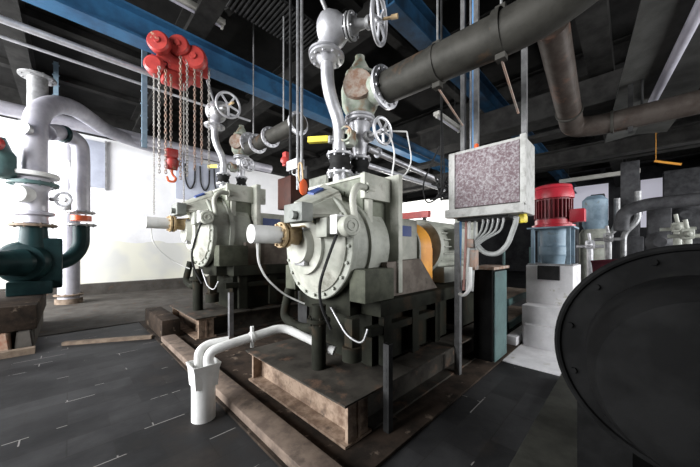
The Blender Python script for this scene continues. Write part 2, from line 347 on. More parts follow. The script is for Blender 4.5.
    bm = B(); hexa(bm, [(1.80,1.38,.82),(2.62,1.38,.82),(2.62,1.44,.82),(1.80,1.44,.82),(1.80,1.38,1.1),(2.3,1.38,1.12),(2.3,1.44,1.12),(1.80,1.44,1.1)]); obj('side_gusset', bm, 'gus', t)
    # coupling guard
    bm = B(); lathe(bm, (2.55,Y,1.22), (1,0,0), [(0,.27),(.01,.29),(.24,.29),(.25,.27)], 36); box(bm, 2.55, 2.8, 1.53, 2.11, .82, 1.22); g = obj('coupling_guard', bm, 'orange', t)
    bm = B(); lathe(bm, (2.52,Y,1.22), (1,0,0), [(0,.28),(.004,.3),(.028,.3)], 36); box(bm, 2.52, 2.548, 1.52, 2.12, .82, 1.22); obj('guard_rim', bm, 'cream', g)
    # drive motor
    bm = B(); lathe(bm, (2.92,Y,1.24), (1,0,0), [(0,.2),(.02,.32),(.08,.33),(.1,.29),(.95,.29),(.97,.33),(1.08,.33),(1.12,.25)], 36)
    for k in range(24):
        a = 2*PI*k/24; e = V((0, math.cos(a), math.sin(a))); bar(bm, V((3.03,Y,1.24))+e*.30, V((3.87,Y,1.24))+e*.30, .012, .05, e)
    box(bm, 3.05, 3.85, 1.52, 1.66, .82, 1.0); box(bm, 3.05, 3.85, 1.98, 2.12, .82, 1.0); box(bm, 3.2, 3.55, 1.38, 1.56, 1.2, 1.45, .015)
    obj('drive_motor', bm, 'drum', t)
    # geared adjusting motor
    bm = B(); box(bm, 1.26, 1.40, 1.49, 1.61, 1.29, 1.43, .012); cyl(bm, (1.33,1.55,1.36), (1.42,1.60,1.36), .045); g = obj('gear_motor', bm, 'drum', t)
    bm = B(); lathe(bm, (1.365,1.41,1.365), (-.25,-1,0), [(0,.070),(.012,.074),(.08,.074),(.092,.067),(.095,.05),(.09,.048),(.09,.036),(.096,.034),(.096,.02),(.09,.018)], 28); obj('fan_cover', bm, 'cream', g)
    bm = B(); box(bm, 1.285, 1.375, 1.412, 1.488, 1.31, 1.445, .008); obj('terminal_box', bm, 'white', g)
    bm = B(); tube(bm, [(1.32,1.45,1.31),(1.27,1.50,1.12),(1.25,1.56,.95),(1.28,1.58,.8),(1.36,1.56,.62)], .011, .1, 8); obj('cable', bm, 'black', g)
    bm = B(); tube(bm, [(1.72,1.46,1.68),(1.50,1.43,1.68),(1.44,1.42,1.58),(1.47,1.41,1.38)], .026, .07); flange(bm, (1.62,1.45,1.68), (1,0,0), .045, .012, 0); obj('vent_pipe', bm, 'cream', t)
    bm = B(); tube(bm, [(.92,Y,1.25),(.93,1.84,1.12),(1.0,1.86,1.0),(1.16,1.88,.86),(1.3,1.8,.78)], .007, .1, 6); obj('sample_hose', bm, 'white', t)
    bm = B(); tube(bm, [(1.36,1.56,.78),(1.37,1.4,.6),(1.4,1.28,.56),(1.44,1.27,.66)], .008, .1, 8); obj('loose_cable', bm, 'conduit', t)
    return t
M['armend'] = mat('mid grey casting', (.21,.22,.20), (.14,.15,.135), 6, .6)
M['footp'] = mat('dull green foot paint', (.09,.095,.07), (.05,.053,.04), 6, .6)
M['orange_rust'] = mat('brass coloured rusty flange', (.52,.38,.20), (.38,.27,.15), 14, .6)
ref = make_refiner()
copy_tree(ref, (2.03,4.68,.31), 1.25, 'farther cream disc refiner behind, standing on the rear skid by the white wall')

# ================================================================== S PIPE + HANDWHEEL VALVE
def wheel_mesh(c, d, R, r, spokes=5, hub=.03):
    bm = B(); ringtube(bm, c, d, R, r, 32, 8); c = V(c); d = V(d).normalized(); u, w2 = basis(d)
    for k in range(spokes):
        a = 2*PI*k/spokes + .4; e = u*math.cos(a) + w2*math.sin(a); bar(bm, c + e*hub*.6, c + e*R, R*.15, .016, d)
    cyl(bm, c - d*.03, c + d*.03, hub); return bm
def make_spipe():
    t = thing('curved_inlet_pipe', 'pale S-curved pipe with rubber joint above the nearer refiner', 'pipe', (1.72,1.85,1.795))
    bm = B(); tube(bm, [(1.72,1.85,2.08),(1.725,1.85,2.33),(1.58,1.85,2.58),(1.57,1.85,2.85)], .056, .22, 20, 10); obj('pipe', bm, 'silver', t)
    bm = B(); cyl(bm, (1.72,1.85,1.795), (1.72,1.85,1.9), .06); flange(bm, (1.72,1.85,1.885), (0,0,1), .118, .022, 8, .012); obj('lower_flange', bm, 'silver', t)
    bm = B(); lathe(bm, (1.72,1.85,1.897), (0,0,1), [(0,.09),(.03,.1),(.07,.085),(.11,.1),(.14,.09)]); obj('rubber_joint', bm, 'black', t)
    obj('upper_flange', one(flange, (1.72,1.85,2.05), (0,0,1), .118, .022, 8, .012), 'silver', t)
    bm = B(); flange(bm, (1.57,1.85,2.855), (0,0,1), .15, .024, 10, .012); lathe(bm, (1.57,1.85,2.80), (0,0,1), [(0,.058),(.05,.1)]); obj('top_flange', bm, 'silver', t)
    bm = B(); cyl(bm, (1.70,1.84,2.19), (1.62,1.98,2.19), .014); cyl(bm, (1.66,1.91,2.16), (1.66,1.91,2.22), .022); v = obj('sample_valve', bm, 'steel', t)
    bm = B(); bar(bm, (1.655,1.93,2.2), (1.56,2.10,2.21), .045, .05); obj('valve_handle', bm, 'yellow', v, 'yellow valve handle')
    return t
sp = make_spipe()
copy_tree(sp, (1.78,4.70,2.19), .93, 'pale S-curved pipe above the farther refiner, by the red hoist')
def make_angle_valve():
    t = thing('angle_valve', 'rounded grey valve with spoked handwheel at the top centre', 'valve', (1.57,1.85,2.88))
    d = V((.36,-.95,-.12)).normalized(); o = V((1.55,1.86,2.98)); u, w2 = basis(d)
    bm = B(); lathe(bm, (1.56,1.86,2.868), (.05,0,1), [(0,.145),(.018,.145),(.02,.07),(.10,.075)])
    lathe(bm, o - d*.10 + V((.04,-.06,.09)), d, [(0,.06),(.01,.115),(.05,.145),(.10,.15),(.16,.13),(.2,.10),(.23,.085)], 28); obj('body', bm, 'silver', t)
    bm = B(); p = o + V((.04,-.06,.09)); flange(bm, p + d*.16, d, .105, .02, 6, .01); flange(bm, p + d*.19, d, .105, .018, 6, .01)
    lathe(bm, p + d*.2, d, [(0,.07),(.04,.045),(.1,.035),(.12,.05),(.14,.05)]); obj('bonnet', bm, 'steel', t)
    bm = B(); cyl(bm, p + d*.25, p + d*.54, .011); cyl(bm, p + d*.52, p+d*.57, .018); obj('stem', bm, 'orange_rust', t)
    obj('handwheel', wheel_mesh(p + d*.42, d, .16, .018), 'silver', t)
    bm = B(); tube(bm, [p + V((0,0,.05)), p + V((-.06,.06,.25)), p+V((-.13,.13,.5))], .018, .1); obj('lift_rod', bm, 'steel', t)
    return t
av = make_angle_valve()
avc = copy_tree(av, (1.66,4.72,3.19), 1.08, 'rounded grey valve with spoked handwheel right of the red hoist'); avc.rotation_euler = (0,0,-.35)
def make_gate_valve():
    x, y = 1.93, 1.80
    t = thing('gate_valve', 'green worn valve block with rusty round cover above the nearer refiner', 'valve', (x,y,1.795))
    bm = B(); lathe(bm, (x,y,2.44), (0,0,1), [(0,.08),(.03,.13),(.1,.165),(.24,.175),(.34,.15),(.38,.1)], 32); cyl(bm, (x,y,2.66), (x+.03,y-.26,2.63), .13)
    flange(bm, (x,y,2.83), (0,0,1), .135, .03, 10, .012); lathe(bm, (x,y,2.84), (0,0,1), [(0,.1),(.03,.1),(.14,.045),(.17,.045)]); obj('body', bm, 'valve', t)
    bm = B(); d = V((-.8,-.6,0)).normalized(); lathe(bm, V((x,y,2.66)) + d*.10, d, [(0,.13),(.06,.135),(.09,.125),(.095,.02)], 28); obj('round_cover', bm, 'rust', t, 'rusty round cover')
    bm = B(); flange(bm, (1.97,1.53,2.63), (0,1,0), .185, .03, 12, .014); obj('side_flange', bm, 'silver', t)
    bm = B(); lathe(bm, (x,y,2.08), (0,0,1), [(0,.06),(.08,.07),(.2,.085),(.28,.1),(.30,.1)]); flange(bm, (x,y,2.40), (0,0,1), .14, .024, 10, .011); flange(bm, (x,y,2.43), (0,0,1), .14, .024, 0); obj('neck', bm, 'silver', t)
    bm = B(); flange(bm, (x,y,2.05), (0,0,1), .105, .022, 8, .01); cyl(bm, (x,y,1.795), (x,y,1.9), .055); flange(bm, (x,y,1.885), (0,0,1), .105, .022, 8, .01); obj('joint_flange', bm, 'silver', t)
    bm = B(); lathe(bm, (x,y,1.897), (0,0,1), [(0,.08),(.03,.09),(.07,.075),(.11,.09),(.14,.08)]); obj('rubber_joint', bm, 'black', t)
    d = V((-.05,-1,0)).normalized(); p = V((x+.02,y,2.24))
    bm = B(); cyl(bm, p, p + d*.3, .022); cyl(bm, p, p + d*.12, .05); g = obj('stem', bm, 'steel', t)
    obj('small_handwheel', wheel_mesh(p + d*.27, d, .112, .014, 5, .025), 'silver', g)
    bm = B(); box(bm, x-.2, x-.1, y-.06, y+.04, 2.13, 2.27, .02); cyl(bm, (x-.2,y-.01,2.2), (x-.05,y-.01,2.2), .03); ringtube(bm, (x-.22,y-.03,2.22), (1,.3,0), .06, .01, 20, 6); obj('side_valve', bm, 'valve', t)
    return t
gv = make_gate_valve()
copy_tree(gv, (2.08,4.70,2.19), .93, 'green worn valve block with rusty round cover above the farther refiner')

# large overhead pipe toward the right
t = thing('overhead_pipe', 'large dark pipe running from the near valve to the top right', 'pipe', (2.0,.8,2.5))
bm = B(); tube(bm, [(1.98,1.51,2.63),(2.0,.36,2.60),(2.03,-.05,2.80),(2.05,-.45,3.2)], .133, .35, 28, 10); obj('pipe', bm, 'pipe', t)
for yy in (1.05, .60):
    bm = B(); lathe(bm, (1.99,yy-.025,2.615), (0,1,0), [(0,.134),(.002,.141),(.05,.141),(.052,.134)], 28); box(bm, 1.97, 2.03, yy-.03, yy+.03, 2.75, 2.79); box(bm, 1.97, 2.03, yy-.03, yy+.03, 2.44, 2.48); c = obj('clamp', bm, 'pipe', t)
    bm = B(); cyl(bm, (2.0,yy,2.45), (2.55,yy+.04,2.34 if yy > .8 else 2.3), .008, n=8); obj('brace_rod', bm, 'chain', c)
    bm = B(); cyl(bm, (2.0,yy,2.78), (2.0,yy,4.44), .008, n=8); obj('hanger_rod', bm, 'steel', c)
# pipe of the farther refiner
t = thing('flanged_pipe', 'dark flanged pipe stub between the two refiners', 'pipe', (2.1,3.6,2.7))
bm = B(); cyl(bm, (2.1,4.5,2.88), (2.1,3.0,2.84), .105, n=28); obj('pipe', bm, 'pipe', t)
for yy, zz in ((4.15,2.87),(3.75,2.86),(3.05,2.84)): obj('flange', one(flange, (2.1,yy,zz), (0,1,.03), .15, .03, 12, .012), 'silver', t)
for yy in (4.3,3.4): obj('hanger_rod', one(cyl, (2.1,yy,2.9), (2.1,yy,4.85), .01, n=8), 'steel', t)
# right slanted pipe
t = thing('bent_ceiling_pipe', 'brownish bent pipe under the ceiling right of the control cabinet', 'pipe', (5.2,.2,2.8))
bm = B(); tube(bm, [(3.3,.54,3.36),(5.14,.60,2.96),(5.2,.3,2.93),(5.2,-2.5,2.92)], .135, .3, 26, 10); obj('pipe', bm, 'rustpipe', t)
for a, bq in (((4.72,.587,3.05),(.21,.007,-.045)), ((5.2,.18,2.93),(0,1,0))):
    obj('weld_collar', one(flange, a, bq, .15, .03, 0), 'pipe', t)
obj('pipe_bracket', one(box, 5.15, 5.25, -.02, .03, 2.74, 3.35), 'dsteel', t)
obj('pipe_bracket', one(cyl, (5.2,-.1,3.05), (5.2,-.1,4.85), .014, n=8), 'dsteel', t)

# ================================================================== STANDPIPE AND DRAIN
t = thing('standpipe', 'white standpipe with square flared mouth on the tiled floor', 'drain pipe', (.68,2.16,0))
bm = B(); n = 32; rings = []
for z, R, sq in ((0,.078,0),(.20,.078,0),(.28,.080,.2),(.35,.088,.7),(.40,.094,1)):
    rg = []
    for k in range(n):
        a = 2*PI*k/n; ca, sa = math.cos(a), math.sin(a); q = 1/max(abs(ca),abs(sa)); s = 1+(q*.97-1)*sq
        rg.append((.68+ca*R*s, 2.16+sa*R*s, z))
    rings.append(rg)
rings += [[(.68+(p[0]-.68)*.92, 2.16+(p[1]-2.16)*.92, .40) for p in rings[-1]], [(.68+(p[0]-.68)*.8, 2.16+(p[1]-2.16)*.8, .24) for p in rings[-1]]]
vr = [[bm.verts.new(p) for p in r] for r in rings]
for a, b in zip(vr, vr[1:]):
    for k in range(n): bm.faces.new((a[k], a[(k+1)%n], b[(k+1)%n], b[k]))
bm.faces.new(vr[0][::-1]); bm.faces.new(vr[-1]); obj('pipe', bm, 'white', t)
t = thing('drain_line', 'white bent drain pipe with clamp running from standpipe towards the nearer refiner', 'pipe', (.70,2.13,.32))
bm = B(); tube(bm, [(.70,2.12,.27),(.70,2.12,.475),(.80,2.10,.50),(1.25,2.03,.565),(1.45,1.62,.42)], .034, .09, 16); obj('pipe', bm, 'white', t)
bm = B(); lathe(bm, (.985,2.071,.526), (.45,-.07,.065), [(0,.034),(.003,.042),(.027,.042),(.03,.034)]); cyl(bm, (1.0,2.07,.45), (1.0,2.07,.61), .014, n=10); obj('clamp', bm, 'white', t)
t = tag(obj('drain_spout', one(tube, [(.66,2.20,.27),(.66,2.20,.47),(.72,2.21,.505),(.86,2.16,.515)], .03, .07, 14), 'white'), 'shorter white pipe curving from behind the standpipe mouth', 'pipe')

# ================================================================== CONTROL CABINET
t = thing('control_cabinet', 'grey electrical cabinet with peeling speckled door on strut posts', 'electrical cabinet', (2.6,.87,1.49))
bm = B(); box(bm, 2.46, 2.79, .575, 1.185, 1.49, 2.08, .012); obj('body', bm, 'cab', t)
bm = B(); box(bm, 2.425, 2.459, .60, 1.11, 1.57, 2.045, .004); d = obj('door', bm, 'speck', t)
bm = B(); box(bm, 2.43, 2.462, .56, .60, 1.545, 2.085, .004); box(bm, 2.415, 2.458, 1.105, 1.125, 1.56, 2.05); box(bm, 2.40, 2.47, .57, 1.19, 1.485, 1.56, .006); obj('door_frame', bm, 'cab', t)
bm = B(); box(bm, 2.50, 2.74, .70, 1.12, 1.465, 1.488); obj('gland_plate', bm, 'dsteel', t)
for i, y in enumerate((.74,.78,.82,.86,.90)):
    bm = B(); cyl(bm, (2.52,y,1.43), (2.52,y,1.468), .011, n=10); obj('cable_gland', bm, 'steel', t)
t = tag(obj('signal_lamp', one(lathe, (2.56,.97,2.082), (0,0,1), [(0,.018),(.05,.018),(.06,.012),(.065,.004)], 14), 'ored'), 'small orange lamp on top of the control cabinet', 'lamp')
for i, (x, y, z0, lab) in enumerate(((2.82,.66,1.5,'right perforated strut post above the control cabinet'), (2.82,1.07,1.5,'middle perforated strut post above the control cabinet'), (2.82,1.20,1.5,'left perforated strut post above the control cabinet'))):
    tag(obj('strut_post', one(strut, x, y, z0, 4.44), 'postm'), lab, 'post', 'strut posts of the control cabinet')
tag(obj('strut_post', one(strut, 2.62, 1.165, .02, 1.46, .05), 'postm'), 'tall steel post from floor up to the control cabinet underside', 'post', 'strut posts of the control cabinet')
tag(obj('strut_stub', one(strut, 1.47, 1.12, .02, .59, .045), 'dsteel'), 'short perforated strut standing before the front skid side', 'post')
tag(obj('strut_stub', one(strut, 1.56, 3.86, .02, .62, .055), 'conduit'), 'short perforated strut standing by the rear skid corner', 'post')
for x, y, m_, lab in ((2.78,1.10,'bluec','blue cable rising behind the control cabinet to the ceiling'), (2.80,1.135,'conduit','grey conduit rising behind the control cabinet beside the blue cable')):
    tag(obj('riser_cable', one(cyl, (x+.05,y,2.0), (x+.05,y,4.9), .014, n=10), m_), lab, 'cable', 'cables above the control cabinet')
# cables dropping from the cabinet
for i, (m_, y, lab) in enumerate((('bluec',1.13,'blue cable hanging below the control cabinet left side'), ('pinkc',1.08,'pink cable hanging below the control cabinet'), ('white',1.05,'white cable hanging below the control cabinet beside the pink one'), ('greyc',1.0,'grey cable hanging below the control cabinet beside the white one'))):
    tag(obj('drop_cable', one(tube, [(2.6,y,1.48),(2.61,y+.005,1.3),(2.62,y+.02,1.05),(2.64,y+.04,.82)], .012, .1, 8), m_), lab, 'cable', 'cables under the control cabinet')
for i, y in enumerate((.74,.78,.82,.86,.90)):
    bm = B(); tube(bm, [(2.52,y,1.44),(2.53,y+.02,1.36),(2.58,1.0+i*.008,1.24),(2.62,1.03+i*.008,1.0)], .009, .12, 8)
    tag(obj('gland_cable', bm, 'greyc'), 'thin grey cable fanning down from the glands under the control cabinet', 'cable', 'gland cables under the control cabinet')
bm = B(); tube(bm, [(2.56,.96,1.24),(2.56,.90,1.17),(2.56,.80,1.16),(2.56,.72,1.24),(2.56,.66,1.42),(2.56,.655,1.47)], .021, .12, 12); tag(obj('flexible_conduit', bm, 'greyc'), 'thick grey flexible hose sagging under the control cabinet', 'cable')
tag(obj('yellow_gland', one(lathe, (2.60,.62,1.42), (0,0,1), [(0,.028),(.01,.034),(.05,.034),(.07,.026)], 6), 'yellow'), 'yellow screw fitting under right end of the control cabinet', 'fitting')
bm = B(); tube(bm, [(2.50,1.00,1.05),(2.50,1.00,.86),(2.52,1.06,.79),(2.60,1.14,.785)], .016, .08, 10); tag(obj('bent_conduit', bm, 'white'), 'thin white bent conduit beside the dark teal pedestal box', 'pipe')
bm = B(); box(bm, 2.55,2.64,.98,1.03,1.02,1.20,.008); box(bm,2.54,2.62,.99,1.05,1.22,1.3,.008); tag(obj('junction_box', bm, 'chain'), 'small brown junction block on the cables under the control cabinet', 'junction box')

# ================================================================== PEDESTAL, BENCH, RED MOTOR
t = thing('pedestal_box', 'dark pedestal box with teal side and brown top below the control cabinet', 'cabinet', (3.2,1.08,0))
obj('body', one(box, 3.0, 3.42, .985, 1.17, .07, 1.0, .008), 'blackpaint', t)
obj('side_panel', one(box, 3.03, 3.40, .966, .978, .07, .98), 'teal', t); obj('top', one(box, 2.96, 3.46, .955, 1.20, 1.001, 1.03, .004), 'rust', t)
t = thing('step_stand', 'teal metal stand with two open shelves beside the pale kerb', 'stand', (4.9,1.45,0))
for z in (.18, .5): obj('shelf', one(box, 4.25, 5.6, 1.2, 1.65, z, z+.03), 'wood', t)
for z in (.12, .44): obj('rail', one(box, 4.23, 5.62, 1.17, 1.198, z, z+.09), 'teal', t)
for x in (4.26, 5.58):
    for y in (1.215, 1.63): obj('leg', one(box, x-.025, x+.025, y-.015, y+.015, 0, 1.25 if x > 5 else .5), 'teal', t)
t = thing('concrete_pedestal', 'white stepped concrete block carrying the red motor', 'pedestal', (4.6,.72,0))
bm = B(); box(bm, 4.35, 5.1, .50, 1.0, .50, 1.0, .01); box(bm, 4.1, 5.3, .40, .99, .0, .50, .012); box(bm, 4.0, 4.1, .42, .95, 0, .28, .01); obj('block', bm, 'wconc', t)
obj('recess_shade', one(box, 4.30, 4.349, .63, .86, .82, .999), 'black', t, 'black box as the dark of a square opening')  # solid black box painting the dark inside of a recess
t = thing('vertical_motor', 'bright red vertical electric motor on a blue grey lantern', 'motor', (4.62,.745,1.0))
cx, cy = 4.62, .745
bm = B(); lathe(bm, (cx,cy,1.02), (0,0,1), [(0,.13),(.10,.14),(.12,.155),(.22,.155),(.24,.14),(.4,.14),(.46,.16)], 28); obj('pump_column', bm, 'lblue', t)
for sx in (-1,1):
    for sy in (-1,1): obj('lantern_post', one(box, cx+sx*.19-.02, cx+sx*.19+.02, cy+sy*.19-.02, cy+sy*.19+.02, 1.02, 1.48), 'lblue', t)
obj('base_plate', one(box, cx-.25, cx+.25, cy-.24, cy+.24, 1.0, 1.02), 'steel', t); obj('top_plate', one(box, cx-.25, cx+.25, cy-.25, cy+.25, 1.48, 1.50), 'lblue', t)
bm = B(); lathe(bm, (cx,cy,1.56), (0,0,1), [(0,.19),(.36,.19)], 36)
for k in range(30):
    a = 2*PI*k/30; e = V((math.cos(a), math.sin(a), 0)); bar(bm, V((cx,cy,1.62))+e*.2, V((cx,cy,1.86))+e*.2, .01, .035, e)
m_ = obj('motor_fins', bm, 'redfin', t, 'darker red cooling fins')
bm = B(); lathe(bm, (cx,cy,1.50), (0,0,1), [(0,.24),(.03,.24),(.04,.205),(.1,.205)], 36); lathe(bm, (cx,cy,1.50), (0,0,1), [(.08,.18),(.374,.18),(.38,.228),(.44,.23),(.50,.212),(.52,.16)], 36); m_ = obj('motor_body', bm, 'redm', t); obj('fan_cowl', one(lathe, (cx,cy,2.0), (0,0,1), [(0,.20),(.015,.212),(.05,.205),(.07,.15)], 36), 'redm', t)
obj('terminal_box', one(box, cx-.12, cx+.06, cy-.34, cy-.19, 1.56, 1.72, .01), 'redm', t)

# ================================================================== BIG BLACK WHEEL
t = thing('black_drive_housing', 'huge round black flanged housing filling the lower right corner', 'machine housing', (2.1,-.17,.055))
wy, wz = -.205, .74
bm = B(); lathe(bm, (1.78,wy,wz), (1,0,0), [(0,.44),(.0,.47),(.015,.487),(.06,.487),(.08,.46),(.7,.46),(.75,.40),(.9,.3)], 64)
obj('drum', bm, 'blackpaint', t)
bm = B(); lathe(bm, (1.775,wy,wz), (-1,0,0), [(0,.36),(.12,.35),(.30,.33),(.36,.30),(.40,.2),(.41,.05)], 56); obj('front_cover', bm, 'blackpaint', t)
bm = B(); ringtube(bm, (1.775,wy,wz), (1,0,0), .472, .014, 64, 8); obj('rim', bm, 'blackpaint', t)
for k in range(12):
    a = 2*PI*k/12+.2; p = V((1.765, wy+math.cos(a)*.43, wz+math.sin(a)*.43))
    obj('bolt', one(cyl, p, p+V((.02,0,0)), .014, n=6), 'blackpaint', t)
for k in range(0):
    a = 2*PI*k/8+.35; e = V((0,math.cos(a),math.sin(a))); bm = B(); p = V((1.70,wy,wz)); bar(bm, p+e*.33+V((-.04,0,0)), p+e*.45+V((.06,0,0)), .03, .05, V((1,0,0))); obj('web', bm, 'blackpaint', t)
bm = B(); bm.free()
for a, b in ((-.4,-.2),(.2,.4)): obj('foot', one(box, 1.84, 2.6, wy+a, wy+b, .055, .45), 'blackpaint', t)

# ================================================================== CRANE BEAM + HOIST
t = thing('crane_beam', 'long blue crane beam crossing under the dark ceiling', 'crane beam', (4,4.65,3.9))
obj('girder', one(ibeam, (-4.8,4.65,4.16), (12,4.65,4.16), .38, .26, .03), 'blue', t)
for x in (-.6,3.1,6.9): obj('hanger', one(box, x-.05, x+.05, 4.58, 4.72, 4.35, 4.44), 'dsteel', t)
t = thing('chain_hoist', 'red trolley chain hoist with rusty chains hanging from the blue beam', 'chain hoist', (1.05,4.5,3.6))
for x, z, y, R in ((.82,4.01,4.44,.135),(1.055,4.087,4.44,.135),(1.235,3.986,4.40,.16)):
    bm = B(); d = V((-.55,-.83,-.05)); lathe(bm, (x,y,z), d, [(0,R*.9),(.02,R),(.09,R),(.115,R*.86),(.12,R*.3),(.14,R*.25)], 32); obj('wheel_cover', bm, 'red', t)
bm = B(); box(bm, .78, 1.42, 4.47, 4.51, 3.84, 4.1, .01); box(bm, .78, 1.42, 4.79, 4.83, 3.84, 4.1, .01); box(bm, .9, 1.25, 4.45, 4.83, 3.76, 3.85, .01); obj('trolley', bm, 'red', t)
bm = B(); lathe(bm, (.82,4.62,3.76), (-.5,-.85,0), [(0,.10),(.03,.125),(.14,.125),(.17,.09)], 28); box(bm, .84, 1.15, 4.46, 4.62, 3.58, 3.76, .04); obj('hoist_body', bm, 'red', t)
for x, y, z0, z1, mt in ((.86,4.40,3.62,2.3,'bchain'),(.93,4.38,3.6,2.3,'chain'),(1.0,4.42,3.58,2.35,'chain'),(1.10,4.36,3.85,2.25,'chain'),(1.18,4.36,3.85,2.3,'bchain'),(1.27,4.34,3.84,2.4,'chain'),(1.36,4.34,3.84,2.5,'chain'),(1.46,4.34,3.84,2.45,'bchain')):
    obj('chain', one(links, (x-.07,y,z0+.08), (x-.07,y,z1)), mt, t)
for x, y, z1 in ((.74,4.44,1.75),(1.08,4.4,1.9)): obj('hand_chain', one(links, (x,y,3.6), (x,y,z1), .034, .004, .009), 'bchain', t)
bm = B(); box(bm, .93, 1.07, 4.36, 4.47, 2.45, 2.57, .02); lathe(bm, (1.0,4.415,2.30), (0,0,1), [(0,.05),(.05,.085),(.12,.085),(.16,.05)]); cyl(bm, (.94,4.415,2.35), (1.06,4.415,2.35), .06); bmesh.ops.translate(bm, verts=bm.verts[:], vec=(-.06,0,.08)); h = obj('hook_block', bm, 'red', t)
bm = B(); tube(bm, [(1.0,4.415,2.30),(1.0,4.415,2.23),(1.05,4.40,2.18),(1.02,4.39,2.12),(.95,4.40,2.13),(.94,4.41,2.19)], .016, .05, 8); bmesh.ops.translate(bm, verts=bm.verts[:], vec=(-.06,0,.08)); obj('hook', bm, 'ored', h)

t.location.z -= .08; t.location.x += .05
# ================================================================== THIN PIPES, CEILING ITEMS
tag(obj('ceiling_pipe', one(cyl, (-4.8,5.4,4.0), (1.3,5.4,4.0), .045, n=16), 'silver'), 'bright silver ceiling pipe running left of the red hoist', 'pipe')
tag(obj('thin_ceiling_pipe', one(cyl, (-4.8,6.3,4.22), (3.0,6.3,4.22), .024, n=12), 'silver'), 'thinner grey ceiling pipe below the bright silver one', 'pipe')
bm = B(); tube(bm, [(-1.2,8.9,4.05),(.6,9.2,4.15),(3.4,9.3,4.15),(5.2,9.3,4.15)], .14, .3, 18); tag(obj('wall_pipe', bm, 'silverw'), 'grey pipe along the top of the white wall behind the hoist chains', 'pipe')
for x, y, z0, z1, lab in ((.86,5.55,2.85,4.44,'pale blue flat hanger beside the red hoist chains'), (-.18,7.9,4.1,4.85,'pale blue flat hanger above the big silver elbow pipe')):
    bm = B(); box(bm, x-.035, x+.035, y-.02, y+.02, z0, z1); 
    for k in range(5): cyl(bm, (x-.05,y,z0+.1+k*.2), (x+.05,y,z0+.1+k*.2), .012, n=8)
    tag(obj('pipe_hanger', bm, 'lblue'), lab, 'hanger')
def batten(x0, x1, y, z, lab, along='x'):
    t = thing('batten_lamp', lab, 'lamp', ((x0+x1)/2, y, z))
    bm = B(); box(bm, x0, x1, y-.06, y+.06, z, z+.07, .006); obj('housing', bm, 'lamp', t)
    bm = B(); cyl(bm, (x0+.05,y,z-.025), (x1-.05,y,z-.025), .018, n=12); obj('tube', bm, 'tube', t)
    for x in (x0+.03, x1-.03): obj('socket', one(box, x-.015, x+.015, y-.02, y+.02, z-.05, z), 'lamp', t)
    for x in (x0+.2, x1-.2): obj('hanger_rod', one(cyl, (x,y,z+.07), (x,y,4.79), .006, n=8), 'dsteel', t)
    return t
batten(.35, 1.62, 4.25, 4.5, 'grey batten lamp on the ceiling above the red hoist')
batten(4.9, 5.9, 2.6, 3.75, 'grey batten lamp behind the strut posts')
t = thing('reflector_lamp', 'long fluorescent lamp with wide grey reflector at the upper right', 'lamp', (5.4,-.2,3.35))
hexa_pts = lambda s: [(3.3,-.2,3.42),(7.7,-.2,3.42),(7.7,-.2+s*.42,3.36),(3.3,-.2+s*.42,3.36),(3.3,-.2,3.435),(7.7,-.2,3.435),(7.7,-.2+s*.42,3.375),(3.3,-.2+s*.42,3.375)]
for s in (-1,1): obj('reflector', one(hexa, hexa_pts(s)), 'reflector', t)
obj('tube', one(cyl, (3.6,-.2,3.36), (6.0,-.2,3.36), .05, n=16), 'tube', t); obj('housing', one(box, 3.3, 7.7, -.27, -.13, 3.436, 3.52), 'lamp', t)
t.rotation_euler = (0,0,math.radians(6)); t.location = (5.4,-.285,3.35)
for x in (3.8,7.2): obj('hanger_rod', one(cyl, (x,-.2,3.52), (x,-.2,4.79), .008, n=8), 'dsteel', t)
t = thing('strip_lamp', 'long pale strip lamp across the dark background right of the red motor', 'lamp', (12,.7,3.5))
obj('housing', one(box, 11.94, 12.06, -.2, 1.75, 3.5, 3.62), 'lamp', t)
for y in (.1,1.5): obj('hanger_rod', one(cyl, (12,y,3.62), (12,y,4.44), .01, n=8), 'dsteel', t)
bm = B(); box(bm, 1.45, 2.75, 3.2, 3.8, 4.45, 4.47)
for k in range(22): box(bm, 1.47+k*.058, 1.49+k*.058, 3.2, 3.8, 4.42, 4.45)
tag(obj('ventilation_grille', bm, 'dsteel'), 'ribbed grey grille on the ceiling at the top centre', 'grille')
for x, y, z0, m_, lab in ((1.88,2.66,1.9,'conduit','bright vertical conduit left of the S-curved near pipe'), (1.88,2.74,1.9,'conduit','second vertical conduit directly left of the bright one'), (1.86,2.86,2.1,'dsteel','dark vertical pipe left of the two conduits')):
    tag(obj('vertical_conduit', one(cyl, (x,y,z0), (x,y,4.9), .017, n=10), m_), lab, 'pipe', 'vertical conduits left of the near S-curved pipe')
# diagonals + ducts of the ceiling zone
tag(obj('roof_brace', one(bar, (1.5,3.9,4.45), (1.85,3.45,4.84), .1, .1), 'beam'), 'dark diagonal brace under the ceiling above the red hoist', 'brace')
t = tag(obj('air_duct', one(box, 6.0, 6.5, -3.5, 3.6, 3.55, 4.0, .02), 'beam'), 'long dark rectangular duct below the ceiling at upper right', 'duct')
t = tag(obj('cable_tray', one(box, 5.6, 5.9, -3.5, 4.0, 3.1, 3.16), 'beam'), 'dark cable tray under the duct behind the bent pipe', 'cable tray')
tag(obj('cross_girder', one(ibeam, (8.3,-3.8,3.4), (8.3,7.5,3.4), .36, .22, .03), 'beam'), 'dark girder behind the cable tray at mid depth', 'girder')
tag(obj('cross_girder', one(ibeam, (11.0,-3.8,3.95), (11.0,9.0,3.95), .36, .22, .03), 'beam'), 'dark girder farthest back under the ceiling', 'girder')
tag(obj('long_girder', one(ibeam, (2.6,2.0,4.2), (17.8,2.0,4.2), .4, .22, .03), 'dblue'), 'blue girder behind the valves at the upper centre', 'girder')
tag(obj('side_girder', one(bar, (2.2,.35,4.25), (17.8,.35,4.25), .3, .3), 'beam'), 'dark girder above the large overhead pipe', 'girder')
